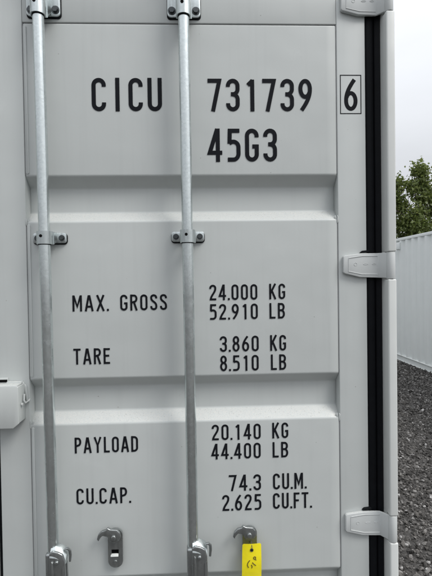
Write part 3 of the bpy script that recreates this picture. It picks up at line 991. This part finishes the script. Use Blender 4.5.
# ------------------------------------------------------------------ second container across the yard
FX, FZ = 4.36, 2.685
far = empty('shipping_container', (FX, 0, 0))
tag(far, 'pale grey shipping container standing along the gravel, its long ribbed side showing', 'container')
corrugated_wall(-0.004 - 0.0, -1, 0.62, 11.88, 0.128, FZ - 0.062, M['far_paint'], far, depth=0.040)
b = MB()
b.box(-0.008, 0.052, 0.62, 11.88, FZ - 0.060, FZ - 0.002, 0.004, 2)
b.build('top_rail', M['far_paint'], far)
b = MB()   # channel-shaped bottom rail: upper flange, set-back web, foot
b.box(-0.012, 0.05, 0.62, 11.88, 0.116, 0.130, 0.002, 2)
b.box(0.006, 0.05, 0.62, 11.88, 0.0, 0.1155, 0.0)
b.box(-0.010, 0.0055, 0.62, 11.88, 0.004, 0.014, 0.002, 2)
b.build('bottom_rail', M['far_paint'], far)
for y0, y1 in ((0.46, 0.618), (11.882, 12.04)):
    for x0, x1 in ((-0.012, 0.15), (2.15, 2.312)):
        b = MB(); b.box(x0 + 0.004, x1, y0, y1, 0.12, FZ - 0.12, 0.005, 2); b.build('corner_post', M['far_paint'], far)
        for z0, z1 in ((0.0, 0.118), (FZ - 0.118, FZ)):
            b = MB(); b.box(x0, x1, y0 - 0.004, y1, z0, z1, 0.006, 2); b.build('corner_casting', M['far_paint'], far)
b = MB(); b.box(0.053, 2.25, 0.62, 11.88, FZ - 0.045, FZ - 0.008, 0.003); b.build('roof', M['far_paint'], far)
corrugated_wall(2.304, 1, 0.62, 11.88, 0.128, FZ - 0.062, M['far_paint'], far)
for y0 in (0.50, 11.94):
    b = MB(); b.box(0.151, 2.149, y0, y0 + 0.04, 0.02, FZ - 0.01, 0.004); b.build('end_wall', M['far_paint'], far)
for yv in (8.05, 2.0):
    b = MB()
    b.prism([(-0.040, FZ - 0.245), (-0.004, FZ - 0.265), (-0.004, FZ - 0.095), (-0.040, FZ - 0.11)], 'y', yv - 0.07, yv + 0.07, 0.006, 2)
    b.build('vent', M['far_paint'], far)


# ------------------------------------------------------------------ trees behind it
ml, n, l, p = new_mat('leaf_green')
at_ = n.new('ShaderNodeAttribute'); at_.attribute_name = 'tone'
cl = ramp(n, l, at_.outputs['Fac'], [(0.0, (0.070, 0.100, 0.024)), (0.5, (0.135, 0.175, 0.045)), (0.9, (0.20, 0.235, 0.065)), (1.0, (0.26, 0.27, 0.08))])
l.new(cl, p.inputs['Base Color'])
p.inputs['Roughness'].default_value = 0.5
p.inputs['Transmission Weight'].default_value = 0.0
tr = n.new('ShaderNodeBsdfTranslucent'); l.new(cl, tr.inputs['Color'])
mxs = n.new('ShaderNodeMixShader'); mxs.inputs[0].default_value = 0.35
outn = [q for q in n if q.type == 'OUTPUT_MATERIAL'][0]
l.new(p.outputs[0], mxs.inputs[1]); l.new(tr.outputs[0], mxs.inputs[2]); l.new(mxs.outputs[0], outn.inputs['Surface'])
M['bark'] = flat_mat('bark', (0.075, 0.058, 0.042), rough=0.9, var=0.4, scale=12, bmp=0.8)


def tree(loc, clumps, seed, label, leaf=0.11, dens=410):
    rng = np.random.default_rng(seed)
    root = empty('broadleaf_tree', loc)
    tag(root, label, 'tree', 'trees behind the far container')
    top = max(c[2] for c in clumps)
    b = MB()
    ax = [(0, 0, 0), (0.06, 0.03, 1.0), (0.02, -0.05, 2.0), (0.08, 0.02, 3.2), (0.0, 0.05, top - 0.3)]
    b.tube(ax, [0.15, 0.11, 0.07, 0.035, 0.010], n=12)
    for cx, cy, cz, r in clumps:
        z0 = max(1.2, cz - 0.9 - rng.uniform(0, .7))
        s = Vector((0.03, 0, z0)); e = Vector((cx, cy, cz + 0.5 * r))
        mid = s.lerp(e, .5) + Vector(rng.uniform(-.12, .12, 3))
        b.tube([s, mid, e], [0.020, 0.012, 0.005], n=6)
        for _ in range(5):
            q = Vector((cx, cy, cz)) + Vector(rng.normal(0, .55, 3)) * r
            b.tube([mid, mid.lerp(q, .5) + Vector(rng.uniform(-.06, .06, 3)), q], [0.010, 0.006, 0.003], n=5)
    b.build('trunk', M['bark'], root)
    P, Tn = [], []
    for cx, cy, cz, r in clumps:
        ns = max(12, int(70 * r * r))
        sub = rng.normal(0, 1, (ns, 3)); sub /= np.linalg.norm(sub, axis=1)[:, None]
        sub *= (rng.random((ns, 1)) ** 0.45) * r * 0.92
        for s_ in sub:
            k = int(dens * 0.11 * rng.uniform(.5, 1.4))
            rr = rng.uniform(0.10, 0.22)
            P.append(np.array([cx, cy, cz]) + s_ * np.array([1, 1, .9]) + rng.normal(0, 1, (k, 3)) * rr * 0.70)
            Tn.append(np.clip(rng.normal(rng.uniform(.2, .75), .16, k), 0, 1))
    P = np.concatenate(P); Tn = np.concatenate(Tn); k = len(P)
    # each leaf: a folded diamond of two triangles pairs
    d = rng.normal(0, 1, (k, 3)); d[:, 2] -= 0.5; d /= np.linalg.norm(d, axis=1)[:, None]
    u = np.cross(d, rng.normal(0, 1, (k, 3))); u /= np.linalg.norm(u, axis=1)[:, None]
    w = np.cross(d, u)
    L = leaf * rng.uniform(.6, 1.25, (k, 1))
    v0 = P; v1 = P + d * L * .45 + u * L * .40 + w * L * .10; v2 = P + d * L; v3 = P + d * L * .45 - u * L * .40 + w * L * .10
    verts = np.stack([v0, v1, v2, v3], 1).reshape(-1, 3)
    base = (np.arange(k) * 4)[:, None]
    faces = np.concatenate([base + np.array([[0, 1, 2]]), base + np.array([[0, 2, 3]])], 1).reshape(-1, 3)
    me = bpy.data.meshes.new('crown')
    me.vertices.add(len(verts)); me.vertices.foreach_set('co', verts.astype(np.float32).ravel())
    me.loops.add(faces.size); me.loops.foreach_set('vertex_index', faces.astype(np.int32).ravel())
    me.polygons.add(len(faces)); me.polygons.foreach_set('loop_start', (np.arange(len(faces)) * 3).astype(np.int32))
    me.update(calc_edges=True)
    me.shade_flat()
    a = me.attributes.new('tone', 'FLOAT', 'FACE')
    a.data.foreach_set('value', np.repeat(Tn, 2).astype(np.float32))
    me.materials.append(ml)
    o = bpy.data.objects.new('crown', me); col.objects.link(o); o.parent = root
    return root


# crown lobes: (x, y, z, radius) from the foot of the trunk
tree((7.75, 14.0, 0), [(0.16, 0, 5.62, 0.30), (0.30, 0.1, 5.22, 0.36), (-0.10, 0.0, 5.05, 0.30), (-0.72, 0.1, 5.18, 0.36), (-0.80, 0, 4.80, 0.32), (-0.55, 0, 4.42, 0.24), (0.20, -0.1, 4.62, 0.26), (0.62, -0.2, 4.75, 0.36), (0.60, 0, 4.25, 0.40),
                       (-0.62, 0.3, 3.85, 0.50), (-0.25, -0.3, 3.55, 0.55), (0.15, 0.2, 3.55, 0.50), (0.60, 0.1, 3.75, 0.45), (-0.1, -0.3, 4.15, 0.28), (-1.2, 0.1, 4.6, 0.5), (-1.3, 0.2, 3.7, 0.6), (1.3, 0.1, 4.3, 0.6), (1.2, 0.2, 3.4, 0.6), (0, 0.5, 2.9, 0.7), (-1.0, 0, 2.9, .6), (0.9, 0, 2.9, .6)],
     11, 'leafy green tree rising above the roof line of the far container')

stones()
